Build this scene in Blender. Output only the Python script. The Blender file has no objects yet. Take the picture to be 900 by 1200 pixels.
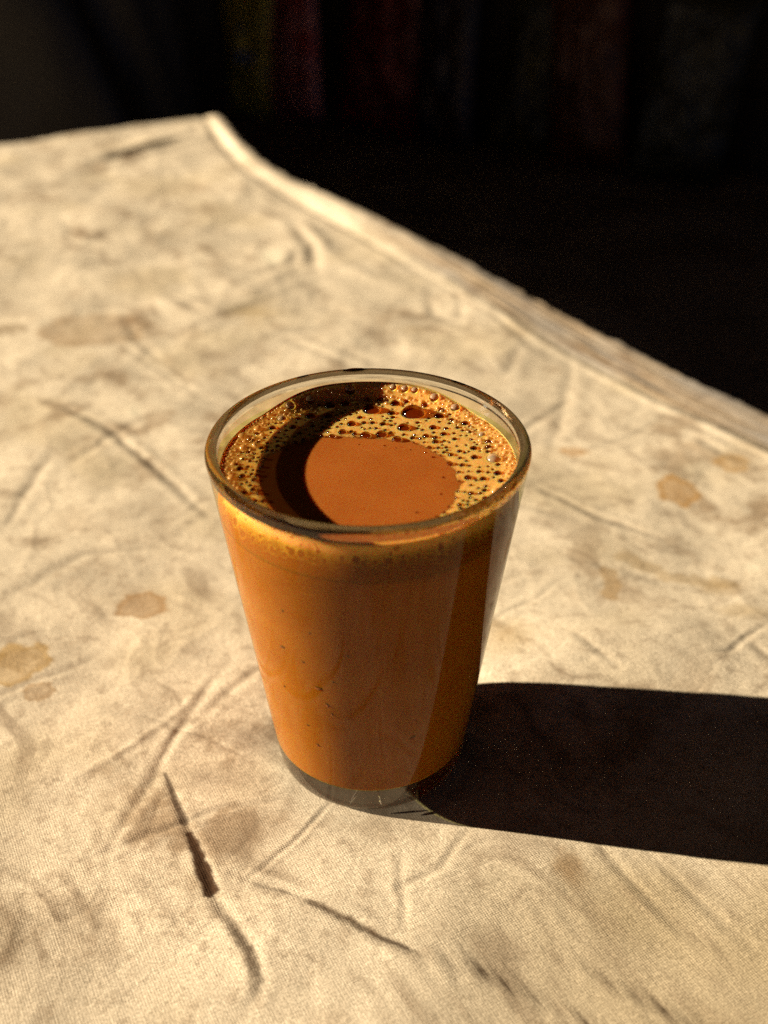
import bpy, bmesh, math, random
import numpy as np
from mathutils import Vector, noise as mnoise

MM = 0.001
R = math.radians
rng = np.random.default_rng(7)
random.seed(7)
scene = bpy.context.scene
col = scene.collection

# ------------------------------------------------------------------ camera
cam_d = bpy.data.cameras.new('camera')
cam = bpy.data.objects.new('camera', cam_d); col.objects.link(cam)
cam.location = (3.383*MM, -199.37*MM, 206.31*MM)
cam.rotation_euler = (math.pi/2 - 0.589, 0, 0)
cam_d.sensor_fit = 'HORIZONTAL'; cam_d.sensor_width = 36; cam_d.lens = 50
cam_d.clip_start = 0.005; cam_d.clip_end = 200
cam_d.dof.use_dof = True; cam_d.dof.focus_distance = 0.247; cam_d.dof.aperture_fstop = 12
scene.camera = cam

# ------------------------------------------------------------------ world, sun, exposure
SUN_EL, SUN_AZ = 17.0, -7.0           # light travels towards +x, turned 7 degrees to the camera
world = bpy.data.worlds.new('World'); scene.world = world; world.use_nodes = True
wn = world.node_tree.nodes; wl = world.node_tree.links
bg = wn['Background']; sky = wn.new('ShaderNodeTexSky'); sky.sky_type = 'NISHITA'; sky.sun_disc = False; sky.air_density = 0.03; sky.dust_density = 0.08
sky.sun_elevation = R(SUN_EL); sky.sun_rotation = R(-90 + SUN_AZ)
wl.new(sky.outputs['Color'], bg.inputs['Color']); bg.inputs['Strength'].default_value = 0.05
sun_d = bpy.data.lights.new('sun', 'SUN'); sun_d.energy = 5.0; sun_d.angle = R(0.5); sun_d.color = (1.0, 0.86, 0.67)
sun = bpy.data.objects.new('sun', sun_d); col.objects.link(sun)
ldir = Vector((math.cos(R(SUN_EL))*math.cos(R(SUN_AZ)), math.cos(R(SUN_EL))*math.sin(R(SUN_AZ)), -math.sin(R(SUN_EL))))
sun.rotation_euler = ldir.to_track_quat('-Z', 'Y').to_euler()
vs = scene.view_settings; vs.view_transform = 'Standard'; vs.look = 'None'; vs.gamma = 1.0
vs.use_curve_mapping = False; vs.exposure = 1.31
cy = scene.cycles
cy.use_denoising = False; cy.caustics_refractive = False; cy.caustics_reflective = False; cy.max_bounces = 16; cy.transmission_bounces = 12; cy.glossy_bounces = 8
cy.diffuse_bounces = 5; cy.transparent_max_bounces = 24; cy.sample_clamp_indirect = 2.0; cy.blur_glossy = 0.2

# ------------------------------------------------------------------ helpers
def link(name, me, mat=None, parent=None, smooth=True):
    o = bpy.data.objects.new(name, me); col.objects.link(o)
    if mat is not None: me.materials.append(mat)
    if smooth: me.shade_smooth()
    if parent is not None: o.parent = parent
    return o
def tag(o, label=None, cat=None, group=None, kind=None):
    if label: o['label'] = label
    if cat: o['category'] = cat
    if group: o['group'] = group
    if kind: o['kind'] = kind
    return o
def empty(name, loc=(0, 0, 0)):
    o = bpy.data.objects.new(name, None); o.location = loc; col.objects.link(o); o.empty_display_size = 0.01
    return o
def grid_mesh(name, P, wrap_u=False, keep=None, flip=False):
    """P: (n, m, 3) points -> quad mesh; keep: (n, m) mask of vertices."""
    n, m, _ = P.shape
    idx = np.arange(n*m).reshape(n, m)
    a, b = idx, np.roll(idx, -1, 0)
    if not wrap_u: a, b = idx[:-1], idx[1:]
    q = np.stack([a[:, :-1], b[:, :-1], b[:, 1:], a[:, 1:]], -1).reshape(-1, 4)
    if flip: q = q[:, ::-1]
    V = P.reshape(-1, 3)
    sel = None
    if keep is not None:
        k = keep.reshape(-1); q = q[k[q].all(1)]
        sel = np.zeros(n*m, bool); sel[q.reshape(-1)] = True
        new = np.cumsum(sel) - 1; q = new[q]; V = V[sel]
    me = bpy.data.meshes.new(name)
    me.vertices.add(len(V)); me.vertices.foreach_set('co', np.ascontiguousarray(V, np.float32).ravel())
    me.loops.add(q.size); me.loops.foreach_set('vertex_index', np.ascontiguousarray(q, np.int32).ravel())
    me.polygons.add(len(q)); me.polygons.foreach_set('loop_start', np.arange(0, q.size, 4, dtype=np.int32))
    me.update(calc_edges=True); me.validate()
    return me, sel
def lathe(name, prof, seg=192):
    """closed solid of revolution, profile runs from axis to axis (outside up, inside down), in mm"""
    bm = bmesh.new(); rings = []
    for (r, z) in prof:
        if r < 1e-6: rings.append([bm.verts.new((0, 0, z*MM))])
        else: rings.append([bm.verts.new((r*MM*math.cos(2*math.pi*i/seg), r*MM*math.sin(2*math.pi*i/seg), z*MM)) for i in range(seg)])
    for A, B in zip(rings, rings[1:]):
        for i in range(seg):
            j = (i+1) % seg
            if len(A) == 1 and len(B) > 1: bm.faces.new((A[0], B[j], B[i]))
            elif len(B) == 1 and len(A) > 1: bm.faces.new((A[i], A[j], B[0]))
            elif len(A) > 1: bm.faces.new((A[i], A[j], B[j], B[i]))
    bmesh.ops.recalc_face_normals(bm, faces=bm.faces)
    me = bpy.data.meshes.new(name); bm.to_mesh(me); bm.free()
    return me
def bez(p0, p1, p2, n=8):
    t = np.linspace(0, 1, n+1)[1:]
    return [tuple((1-s)**2*np.array(p0) + 2*s*(1-s)*np.array(p1) + s*s*np.array(p2)) for s in t]
def lerp_pts(p0, p1, n):
    return [(p0[0]+(p1[0]-p0[0])*i/n, p0[1]+(p1[1]-p0[1])*i/n) for i in range(1, n+1)]

_perm = rng.permutation(4096)
def vnoise(x, y, seed=0):
    x = x + seed*17.31; y = y + seed*9.77
    xi = np.floor(x).astype(int); yi = np.floor(y).astype(int)
    xf = x-xi; yf = y-yi
    u = xf*xf*xf*(xf*(xf*6-15)+10); v = yf*yf*yf*(yf*(yf*6-15)+10)
    def g(ix, iy, dx, dy):
        h = _perm[(_perm[(ix+seed*131) & 4095] + iy) & 4095]*(2*math.pi/4096)
        return np.cos(h)*dx + np.sin(h)*dy
    a = g(xi, yi, xf, yf); b = g(xi+1, yi, xf-1, yf); c = g(xi, yi+1, xf, yf-1); d = g(xi+1, yi+1, xf-1, yf-1)
    return 1.5*((a*(1-u)+b*u)*(1-v) + (c*(1-u)+d*u)*v)
def fbm(x, y, seed=0, oct=4, gain=0.5):
    s = 0; amp = 1.0
    for o in range(oct):
        s = s + amp*vnoise(x*2**o, y*2**o, seed+o*3); amp *= gain
    return s
def sstep(a, b, x):
    t = np.clip((x-a)/(b-a), 0, 1); return t*t*(3-2*t)
def seg_dist(x, y, pts):
    """signed-free distance to a polyline and the 0..1 position along it"""
    best = np.full(x.shape, 1e9); pos = np.zeros(x.shape)
    if x.size > 50000:       # only work near the line
        px = [p[0] for p in pts]; py = [p[1] for p in pts]
        m = (x > min(px)-40) & (x < max(px)+40) & (y > min(py)-40) & (y < max(py)+40)
        if m.any() and m.sum() < .8*x.size:
            best[m], pos[m] = seg_dist_raw(x[m], y[m], pts); return best, pos
    return seg_dist_raw(x, y, pts)
def seg_dist_raw(x, y, pts):
    best = np.full(x.shape, 1e9); pos = np.zeros(x.shape)
    L = [0.0]
    for p, q in zip(pts, pts[1:]): L.append(L[-1] + math.dist(p, q))
    for i, (p, q) in enumerate(zip(pts, pts[1:])):
        dx, dy = q[0]-p[0], q[1]-p[1]; l2 = dx*dx+dy*dy
        t = np.clip(((x-p[0])*dx + (y-p[1])*dy)/l2, 0, 1)
        d = np.hypot(x-p[0]-t*dx, y-p[1]-t*dy)
        m = d < best; best = np.where(m, d, best); pos = np.where(m, (L[i] + t*math.sqrt(l2))/L[-1], pos)
    return best, pos

# ------------------------------------------------------------------ materials
def new_mat(name):
    m = bpy.data.materials.new(name); m.use_nodes = True
    return m, m.node_tree.nodes, m.node_tree.links, m.node_tree.nodes['Principled BSDF']
def noise_node(n, l, scale, detail=4, coord='Object', rough=0.55):
    tc = n.new('ShaderNodeTexCoord'); t = n.new('ShaderNodeTexNoise')
    t.inputs['Scale'].default_value = scale; t.inputs['Detail'].default_value = detail; t.inputs['Roughness'].default_value = rough
    l.new(tc.outputs[coord], t.inputs['Vector']); return t
def ramp(n, l, src, stops):
    r = n.new('ShaderNodeValToRGB'); e = r.color_ramp.elements
    e[0].position, e[0].color = stops[0][0], (*stops[0][1], 1)
    e[1].position, e[1].color = stops[-1][0], (*stops[-1][1], 1)
    for p, c in stops[1:-1]: k = e.new(p); k.color = (*c, 1)
    l.new(src, r.inputs['Fac']); return r
def bump(n, l, src, dist, strength=1.0, normal=None):
    b = n.new('ShaderNodeBump'); b.inputs['Distance'].default_value = dist; b.inputs['Strength'].default_value = strength
    l.new(src, b.inputs['Height'])
    if normal is not None: l.new(normal, b.inputs['Normal'])
    return b
def simple_mat(name, c0, c1, scale, rough=0.7, bdist=0.0, spec=0.3):
    m, n, l, p = new_mat(name)
    t = noise_node(n, l, scale, 5); r = ramp(n, l, t.outputs['Fac'], [(0.3, c0), (0.7, c1)])
    l.new(r.outputs['Color'], p.inputs['Base Color']); p.inputs['Roughness'].default_value = rough
    p.inputs['Specular IOR Level'].default_value = spec
    if bdist: l.new(bump(n, l, t.outputs['Fac'], bdist).outputs['Normal'], p.inputs['Normal'])
    return m

def skin_fresnel(n, l, ior):
    """mirror share of a clear skin, the same from both sides (what leaves the skin was let in by its other face)"""
    fr = n.new('ShaderNodeFresnel'); ge = n.new('ShaderNodeNewGeometry'); mr = n.new('ShaderNodeMapRange')
    mr.inputs['To Min'].default_value = ior; mr.inputs['To Max'].default_value = 1/ior
    l.new(ge.outputs['Backfacing'], mr.inputs['Value']); l.new(mr.outputs[0], fr.inputs['IOR']); return fr
# glass
glass_m = bpy.data.materials.new('clear_glass'); glass_m.use_nodes = True
n, l = glass_m.node_tree.nodes, glass_m.node_tree.links
n.remove(n['Principled BSDF']); g = n.new('ShaderNodeBsdfGlass'); g.inputs['IOR'].default_value = 1.5
g.inputs['Roughness'].default_value = 0.0; g.inputs['Color'].default_value = (0.97, 0.965, 0.93, 1)
l.new(g.outputs[0], n['Material Output'].inputs['Surface'])

# the wall where tea wets the inside: light goes straight on into the tea, only the outer skin mirrors
wet_m = bpy.data.materials.new('tea_wetted_glass'); wet_m.use_nodes = True
n, l = wet_m.node_tree.nodes, wet_m.node_tree.links
n.remove(n['Principled BSDF'])
tr = n.new('ShaderNodeBsdfTransparent'); tr.inputs['Color'].default_value = (0.735, 0.765, 0.44, 1)
gl = n.new('ShaderNodeBsdfGlossy'); gl.inputs['Roughness'].default_value = 0.07
fr = skin_fresnel(n, l, 1.25)
mx = n.new('ShaderNodeMixShader'); l.new(fr.outputs[0], mx.inputs[0]); l.new(tr.outputs[0], mx.inputs[1]); l.new(gl.outputs[0], mx.inputs[2])
l.new(mx.outputs[0], n['Material Output'].inputs['Surface'])
clearwall_m = wet_m.copy(); clearwall_m.name = 'clear_wall_glass'
for nd in clearwall_m.node_tree.nodes:
    if nd.type == 'BSDF_TRANSPARENT': nd.inputs['Color'].default_value = (0.90, 0.84, 0.72, 1)
# the thick foot lets part of the sun through to the cloth
foot_m = bpy.data.materials.new('foot_glass'); foot_m.use_nodes = True
n, l = foot_m.node_tree.nodes, foot_m.node_tree.links
n.remove(n['Principled BSDF'])
g = n.new('ShaderNodeBsdfGlass'); g.inputs['IOR'].default_value = 1.5; g.inputs['Color'].default_value = (1.0, 0.97, 0.90, 1)
tr = n.new('ShaderNodeBsdfTransparent'); mx = n.new('ShaderNodeMixShader'); mx.inputs[0].default_value = 0.38
l.new(g.outputs[0], mx.inputs[1]); l.new(tr.outputs[0], mx.inputs[2]); l.new(mx.outputs[0], n['Material Output'].inputs['Surface'])

# rim bead: the dark ring of inner reflections is painted into the glass colour
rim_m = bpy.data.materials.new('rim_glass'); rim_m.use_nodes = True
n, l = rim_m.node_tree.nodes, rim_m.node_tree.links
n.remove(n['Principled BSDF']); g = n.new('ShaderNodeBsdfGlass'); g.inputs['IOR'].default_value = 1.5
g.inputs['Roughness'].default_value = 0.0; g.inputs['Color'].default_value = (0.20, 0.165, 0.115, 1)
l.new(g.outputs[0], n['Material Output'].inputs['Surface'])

def let_through(m, share):   # a little sun finds its way straight through the lip
    n, l = m.node_tree.nodes, m.node_tree.links; g = n['Glass BSDF']
    tr = n.new('ShaderNodeBsdfTransparent'); mx = n.new('ShaderNodeMixShader'); mx.inputs[0].default_value = share
    l.new(g.outputs[0], mx.inputs[1]); l.new(tr.outputs[0], mx.inputs[2]); l.new(mx.outputs[0], n['Material Output'].inputs['Surface'])
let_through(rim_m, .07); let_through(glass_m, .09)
band_m = rim_m.copy(); band_m.name = 'upper_wall_glass'
band_m.node_tree.nodes['Glass BSDF'].inputs['Color'].default_value = (0.88, 0.86, 0.80, 1)

# milk tea: thick, light scatters a few millimetres inside
TEA0, TEA1 = (0.385, 0.104, 0.014), (0.445, 0.128, 0.019)
tea_m, n, l, p = new_mat('milk_tea')
t = noise_node(n, l, 90, 3)
r = ramp(n, l, t.outputs['Fac'], [(0.3, TEA0), (0.7, TEA1)])
l.new(r.outputs['Color'], p.inputs['Base Color'])
p.inputs['Subsurface Weight'].default_value = 1.0; p.inputs['Subsurface Radius'].default_value = (1.0, 0.42, 0.14)
p.inputs['Subsurface Scale'].default_value = 0.0022; p.inputs['Roughness'].default_value = 0.12; p.inputs['IOR'].default_value = 1.33

teaside_m = tea_m.copy(); teaside_m.name = 'milk_tea_against_glass'
teaside_m.node_tree.nodes['Principled BSDF'].inputs['Specular IOR Level'].default_value = 0.0

foam_m, n, l, p = new_mat('tea_foam')
t = noise_node(n, l, 900, 3)
r = ramp(n, l, t.outputs['Fac'], [(0.3, (0.74, 0.35, 0.072)), (0.7, (0.83, 0.44, 0.115))])
at = n.new('ShaderNodeAttribute'); at.attribute_name = 'froth'
mu = n.new('ShaderNodeMix'); mu.data_type = 'RGBA'; mu.inputs[6].default_value = (0.40, 0.105, 0.014, 1)
l.new(at.outputs['Fac'], mu.inputs['Factor']); l.new(r.outputs['Color'], mu.inputs[7]); l.new(mu.outputs[2], p.inputs['Base Color'])
p.inputs['Subsurface Weight'].default_value = 1.0; p.inputs['Subsurface Radius'].default_value = (1.0, 0.5, 0.16)
p.inputs['Subsurface Scale'].default_value = 0.0026; p.inputs['Roughness'].default_value = 0.22; p.inputs['IOR'].default_value = 1.33
l.new(bump(n, l, t.outputs['Fac'], 0.0001, 0.4).outputs['Normal'], p.inputs['Normal'])

# froth against the wall: thins out downwards into the tea
froth_m, n, l, p = new_mat('tea_froth')
at = n.new('ShaderNodeAttribute'); at.attribute_name = 'froth'
r = ramp(n, l, at.outputs['Fac'], [(0.0, tuple((a+b)/2 for a, b in zip(TEA0, TEA1))), (0.5, (0.64, 0.27, 0.055)), (1.0, (0.95, 0.47, 0.15))])  # top stop brightened: glow of light through the foam is put into it
l.new(r.outputs['Color'], p.inputs['Base Color'])
p.inputs['Subsurface Weight'].default_value = 1.0; p.inputs['Subsurface Radius'].default_value = (1.0, 0.42, 0.14)
p.inputs['Subsurface Scale'].default_value = 0.0026; p.inputs['Specular IOR Level'].default_value = 0.0

film_m = bpy.data.materials.new('bubble_film'); film_m.use_nodes = True
n, l = film_m.node_tree.nodes, film_m.node_tree.links
n.remove(n['Principled BSDF'])
tr = n.new('ShaderNodeBsdfTransparent'); tr.inputs['Color'].default_value = (0.58, 0.36, 0.20, 1)
gl = n.new('ShaderNodeBsdfGlossy'); gl.inputs['Roughness'].default_value = 0.06
fr = skin_fresnel(n, l, 1.45)
mx = n.new('ShaderNodeMixShader'); l.new(fr.outputs[0], mx.inputs[0]); l.new(tr.outputs[0], mx.inputs[1]); l.new(gl.outputs[0], mx.inputs[2])
l.new(mx.outputs[0], n['Material Output'].inputs['Surface'])

wallfilm_m = bpy.data.materials.new('milky_bubble_film'); wallfilm_m.use_nodes = True
n, l = wallfilm_m.node_tree.nodes, wallfilm_m.node_tree.links
n.remove(n['Principled BSDF'])
tr = n.new('ShaderNodeBsdfTransparent'); tr.inputs['Color'].default_value = (0.95, 0.88, 0.74, 1)
gl = n.new('ShaderNodeBsdfGlossy'); gl.inputs['Roughness'].default_value = 0.10
df = n.new('ShaderNodeBsdfDiffuse'); df.inputs['Color'].default_value = (0.80, 0.62, 0.36, 1)
mx = n.new('ShaderNodeMixShader'); fr = skin_fresnel(n, l, 1.6); l.new(fr.outputs[0], mx.inputs[0]); l.new(tr.outputs[0], mx.inputs[1]); l.new(gl.outputs[0], mx.inputs[2])
m2 = n.new('ShaderNodeMixShader'); m2.inputs[0].default_value = 0.28; l.new(mx.outputs[0], m2.inputs[1]); l.new(df.outputs[0], m2.inputs[2])
l.new(m2.outputs[0], n['Material Output'].inputs['Surface'])

def clone_film(name, tc, dc, share, rough):
    m = wallfilm_m.copy(); m.name = name
    for nd in m.node_tree.nodes:
        if nd.type == 'BSDF_TRANSPARENT': nd.inputs['Color'].default_value = (*tc, 1)
        if nd.type == 'BSDF_DIFFUSE': nd.inputs['Color'].default_value = (*dc, 1)
        if nd.type == 'BSDF_GLOSSY': nd.inputs['Roughness'].default_value = rough
        if nd.type == 'MIX_SHADER' and not nd.inputs[0].is_linked: nd.inputs[0].default_value = share
    return m
goldfilm_m = clone_film('golden_bubble_film', (0.97, 0.84, 0.60), (0.86, 0.56, 0.20), 0.34, 0.10)

# cotton cloth: albedo comes from the cloth's own stains, weave from the thread coordinates
cloth_m, n, l, p = new_mat('cotton_cloth')
at = n.new('ShaderNodeAttribute'); at.attribute_name = 'stain'
tf = noise_node(n, l, 2200, 3, rough=0.7)
rf = ramp(n, l, tf.outputs['Fac'], [(0.32, (0.56, 0.54, 0.50)), (0.68, (1.28, 1.28, 1.28))])
mu = n.new('ShaderNodeMix'); mu.data_type = 'RGBA'; mu.blend_type = 'MULTIPLY'; mu.inputs['Factor'].default_value = 1.0
l.new(at.outputs['Color'], mu.inputs[6]); l.new(rf.outputs['Color'], mu.inputs[7])
uv = n.new('ShaderNodeUVMap'); uv.uv_map = 'thread'
sep = n.new('ShaderNodeSeparateXYZ'); 
wob = n.new('ShaderNodeTexNoise'); wob.inputs['Scale'].default_value = 0.6; wob.inputs['Detail'].default_value = 3
l.new(uv.outputs['UV'], wob.inputs['Vector'])
va = n.new('ShaderNodeVectorMath'); va.operation = 'MULTIPLY_ADD'; va.inputs[1].default_value = (0.35, 0.35, 0)
l.new(wob.outputs['Color'], va.inputs[0]); l.new(uv.outputs['UV'], va.inputs[2]); l.new(va.outputs[0], sep.inputs[0])
def sine(src, pitch):
    a = n.new('ShaderNodeMath'); a.operation = 'MULTIPLY'; a.inputs[1].default_value = 2*math.pi/pitch; l.new(src, a.inputs[0])
    b = n.new('ShaderNodeMath'); b.operation = 'SINE'; l.new(a.outputs[0], b.inputs[0]); return b
sa, sb = sine(sep.outputs['X'], 0.50), sine(sep.outputs['Y'], 0.58)
ad = n.new('ShaderNodeMath'); ad.operation = 'ADD'; l.new(sa.outputs[0], ad.inputs[0]); l.new(sb.outputs[0], ad.inputs[1])
nm = n.new('ShaderNodeMath'); nm.operation = 'MULTIPLY'; l.new(ad.outputs[0], nm.inputs[0])
t2 = noise_node(n, l, 160, 3); l.new(t2.outputs['Fac'], nm.inputs[1])
b1 = bump(n, l, nm.outputs[0], 0.000014, 1.0)
mpt = n.new('ShaderNodeMapping'); mpt.inputs['Scale'].default_value = (0.16, 2.3, 1); l.new(uv.outputs['UV'], mpt.inputs['Vector'])
mpu = n.new('ShaderNodeMapping'); mpu.inputs['Scale'].default_value = (2.3, 0.16, 1); l.new(uv.outputs['UV'], mpu.inputs['Vector'])
ta = n.new('ShaderNodeTexNoise'); ta.inputs['Scale'].default_value = 1.0; ta.inputs['Detail'].default_value = 3; l.new(mpt.outputs[0], ta.inputs['Vector'])
tb_ = n.new('ShaderNodeTexNoise'); tb_.inputs['Scale'].default_value = 1.0; tb_.inputs['Detail'].default_value = 3; l.new(mpu.outputs[0], tb_.inputs['Vector'])
ab = n.new('ShaderNodeMath'); ab.operation = 'ADD'; l.new(ta.outputs['Fac'], ab.inputs[0]); l.new(tb_.outputs['Fac'], ab.inputs[1])
b15 = bump(n, l, ab.outputs[0], 0.000045, 1.0, b1.outputs['Normal'])
t3 = noise_node(n, l, 260, 4, rough=0.55); b2 = bump(n, l, t3.outputs['Fac'], 0.00016, 0.8, b15.outputs['Normal'])
l.new(b2.outputs['Normal'], p.inputs['Normal'])
l.new(mu.outputs[2], p.inputs['Base Color']); p.inputs['Roughness'].default_value = 0.95
p.inputs['Specular IOR Level'].default_value = 0.1; p.inputs['Sheen Weight'].default_value = 0.0

thread_m = simple_mat('cotton_thread', (0.55, 0.46, 0.33), (0.66, 0.57, 0.43), 500, 0.9)
ground_m = simple_mat('dark_earth', (0.22, 0.165, 0.11), (0.42, 0.32, 0.22), 9, 0.9, 0.01)
wall_m = simple_mat('dark_boards', (0.03, 0.022, 0.014), (0.06, 0.045, 0.03), 6, 0.8)  # very dark brown throughout
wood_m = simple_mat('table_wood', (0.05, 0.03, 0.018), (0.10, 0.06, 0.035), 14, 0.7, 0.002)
sack_m = simple_mat('black_plastic', (0.006, 0.005, 0.004), (0.012, 0.010, 0.007), 5, 0.5, 0.004, 0.5)
speck_m = simple_mat('tea_leaf', (0.15, 0.035, 0.008), (0.20, 0.055, 0.012), 300, 0.6)
drip_m = simple_mat('tea_residue', (0.10, 0.032, 0.008), (0.16, 0.055, 0.014), 300, 0.35)

# ------------------------------------------------------------------ setting: ground and the dark stall behind
GZ = -400.0
def box_mesh(name, x0, x1, y0, y1, z0, z1, bev=0):
    bm = bmesh.new(); bmesh.ops.create_cube(bm, size=1)
    for v in bm.verts:
        v.co = ((x0+x1)/2*MM + v.co.x*(x1-x0)*MM, (y0+y1)/2*MM + v.co.y*(y1-y0)*MM, (z0+z1)/2*MM + v.co.z*(z1-z0)*MM)
    if bev: bmesh.ops.bevel(bm, geom=bm.edges[:], offset=bev*MM, segments=2, affect='EDGES')
    me = bpy.data.meshes.new(name); bm.to_mesh(me); bm.free(); return me
gx, gy = np.meshgrid(np.linspace(-1, 1, 181), np.linspace(-1, 1, 181), indexing='ij')
gx = np.sign(gx)*np.abs(gx)**2.2*12000; gy = np.sign(gy)*np.abs(gy)**2.2*12000 + 1500
gz = GZ + 7*fbm(gx/160, gy/160, 5, 4) - 8*np.exp(-((gx)**2+(gy-1500)**2)/9e6)*0
me, _ = grid_mesh('ground', np.stack([gx, gy, gz], -1)*MM)
tag(link('ground', me, ground_m), kind='structure')

# back wall runs obliquely; left wall and roof are added out of view to block light
WA = np.array([-1000., 2810.]); WB = np.array([1900., 1200.]); WD = (WB-WA)/np.linalg.norm(WB-WA); WN = np.array([-WD[1], WD[0]])
def wall_pt(s, off, z):
    q = WA + WD*s - WN*off      # off: in front of the wall, towards the table
    return (q[0]*MM, q[1]*MM, z*MM)
wlen = float(np.linalg.norm(WB-WA))
def board_panel(name, s0, s1, z0, z1, off0, off1, mat, parent=None):
    bm = bmesh.new(); vv = [bm.verts.new(wall_pt(s, o, z)) for z in (z0, z1) for s in (s0, s1) for o in (off0, off1)]
    for f in ((0, 1, 3, 2), (4, 6, 7, 5), (0, 4, 5, 1), (2, 3, 7, 6), (0, 2, 6, 4), (1, 5, 7, 3)): bm.faces.new([vv[k] for k in f])
    bmesh.ops.recalc_face_normals(bm, faces=bm.faces)
    bmesh.ops.bevel(bm, geom=bm.edges[:], offset=3*MM, segments=1, affect='EDGES')
    me = bpy.data.meshes.new(name); bm.to_mesh(me); bm.free(); return link(name, me, mat, parent, smooth=False)
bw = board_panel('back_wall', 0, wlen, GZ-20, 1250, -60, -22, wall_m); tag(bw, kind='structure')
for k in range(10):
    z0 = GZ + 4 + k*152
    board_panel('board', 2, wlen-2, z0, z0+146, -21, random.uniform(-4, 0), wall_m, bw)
lw = link('sun_blocker_wall', box_mesh('sun_blocker_wall', -1400, -1340, 1000, 3000, GZ-20, 1250, 4), wall_m, smooth=False); tag(lw, kind='structure')  # unseen wall, added to keep sun off the background
rf_ = link('sky_blocker_roof', box_mesh('sky_blocker_roof', -3200, 3200, -2600, 3100, 1255, 1285, 4), wall_m, smooth=False); tag(rf_, kind='structure')  # unseen roof, added to cut skylight and deepen the shadows

# ------------------------------------------------------------------ table under the cloth
C = np.array([-126., 662.]); E1 = np.array([-.481, .877]); E2 = np.array([-.877, -.481])
TA, TB = 1080.0, 760.0       # depth and width of the table top
def tab(a, b):               # a: away from the back edge, b: away from the right edge
    return C[0] - a*E1[0] + b*E2[0], C[1] - a*E1[1] + b*E2[1]
def tbox(name, a0, a1, b0, b1, z0, z1, mat, parent, bev=2):
    bm = bmesh.new(); vv = [bm.verts.new((*[c*MM for c in tab(a, b)], z*MM)) for z in (z0, z1) for a in (a0, a1) for b in (b0, b1)]
    for f in ((0, 1, 3, 2), (4, 6, 7, 5), (0, 4, 5, 1), (2, 3, 7, 6), (0, 2, 6, 4), (1, 5, 7, 3)): bm.faces.new([vv[k] for k in f])
    bmesh.ops.recalc_face_normals(bm, faces=bm.faces)
    bmesh.ops.bevel(bm, geom=bm.edges[:], offset=bev*MM, segments=2, affect='EDGES')
    me = bpy.data.meshes.new(name); bm.to_mesh(me); bm.free(); return link(name, me, mat, parent, smooth=False)
tx, ty = tab(TA/2, TB/2)
table = tag(empty('wooden_table'), 'low dark wooden table under the stained cotton cloth', 'table')
tbox('table_top', 14, TA-10, 30, TB-10, -32, -8, wood_m, table)
for a in (50, TA-110):
    for b in (60, TB-110):
        tbox('leg', a, a+45, b, b+45, GZ-8, -33, wood_m, table)

# ------------------------------------------------------------------ cloth
def graded(stops):
    out = []
    for (x0, x1, st) in stops: out.append(np.arange(x0, x1, st))
    return np.concatenate(out + [np.array([stops[-1][1]])])
ga = graded([(-90, 0, 1.6), (0, 380, 2.0), (380, 610, 0.72), (610, 700, 0.45), (700, TA, 5), (TA, TA+80, 4)])
gb = graded([(-100, -10, 1.3), (-10, 225, 0.75), (225, 310, 0.45), (310, 340, .75), (340, TB, 5), (TB, TB+80, 4)])
A_, B_ = np.meshgrid(ga, gb, indexing='ij')
X, Y = tab(A_, B_)

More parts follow.
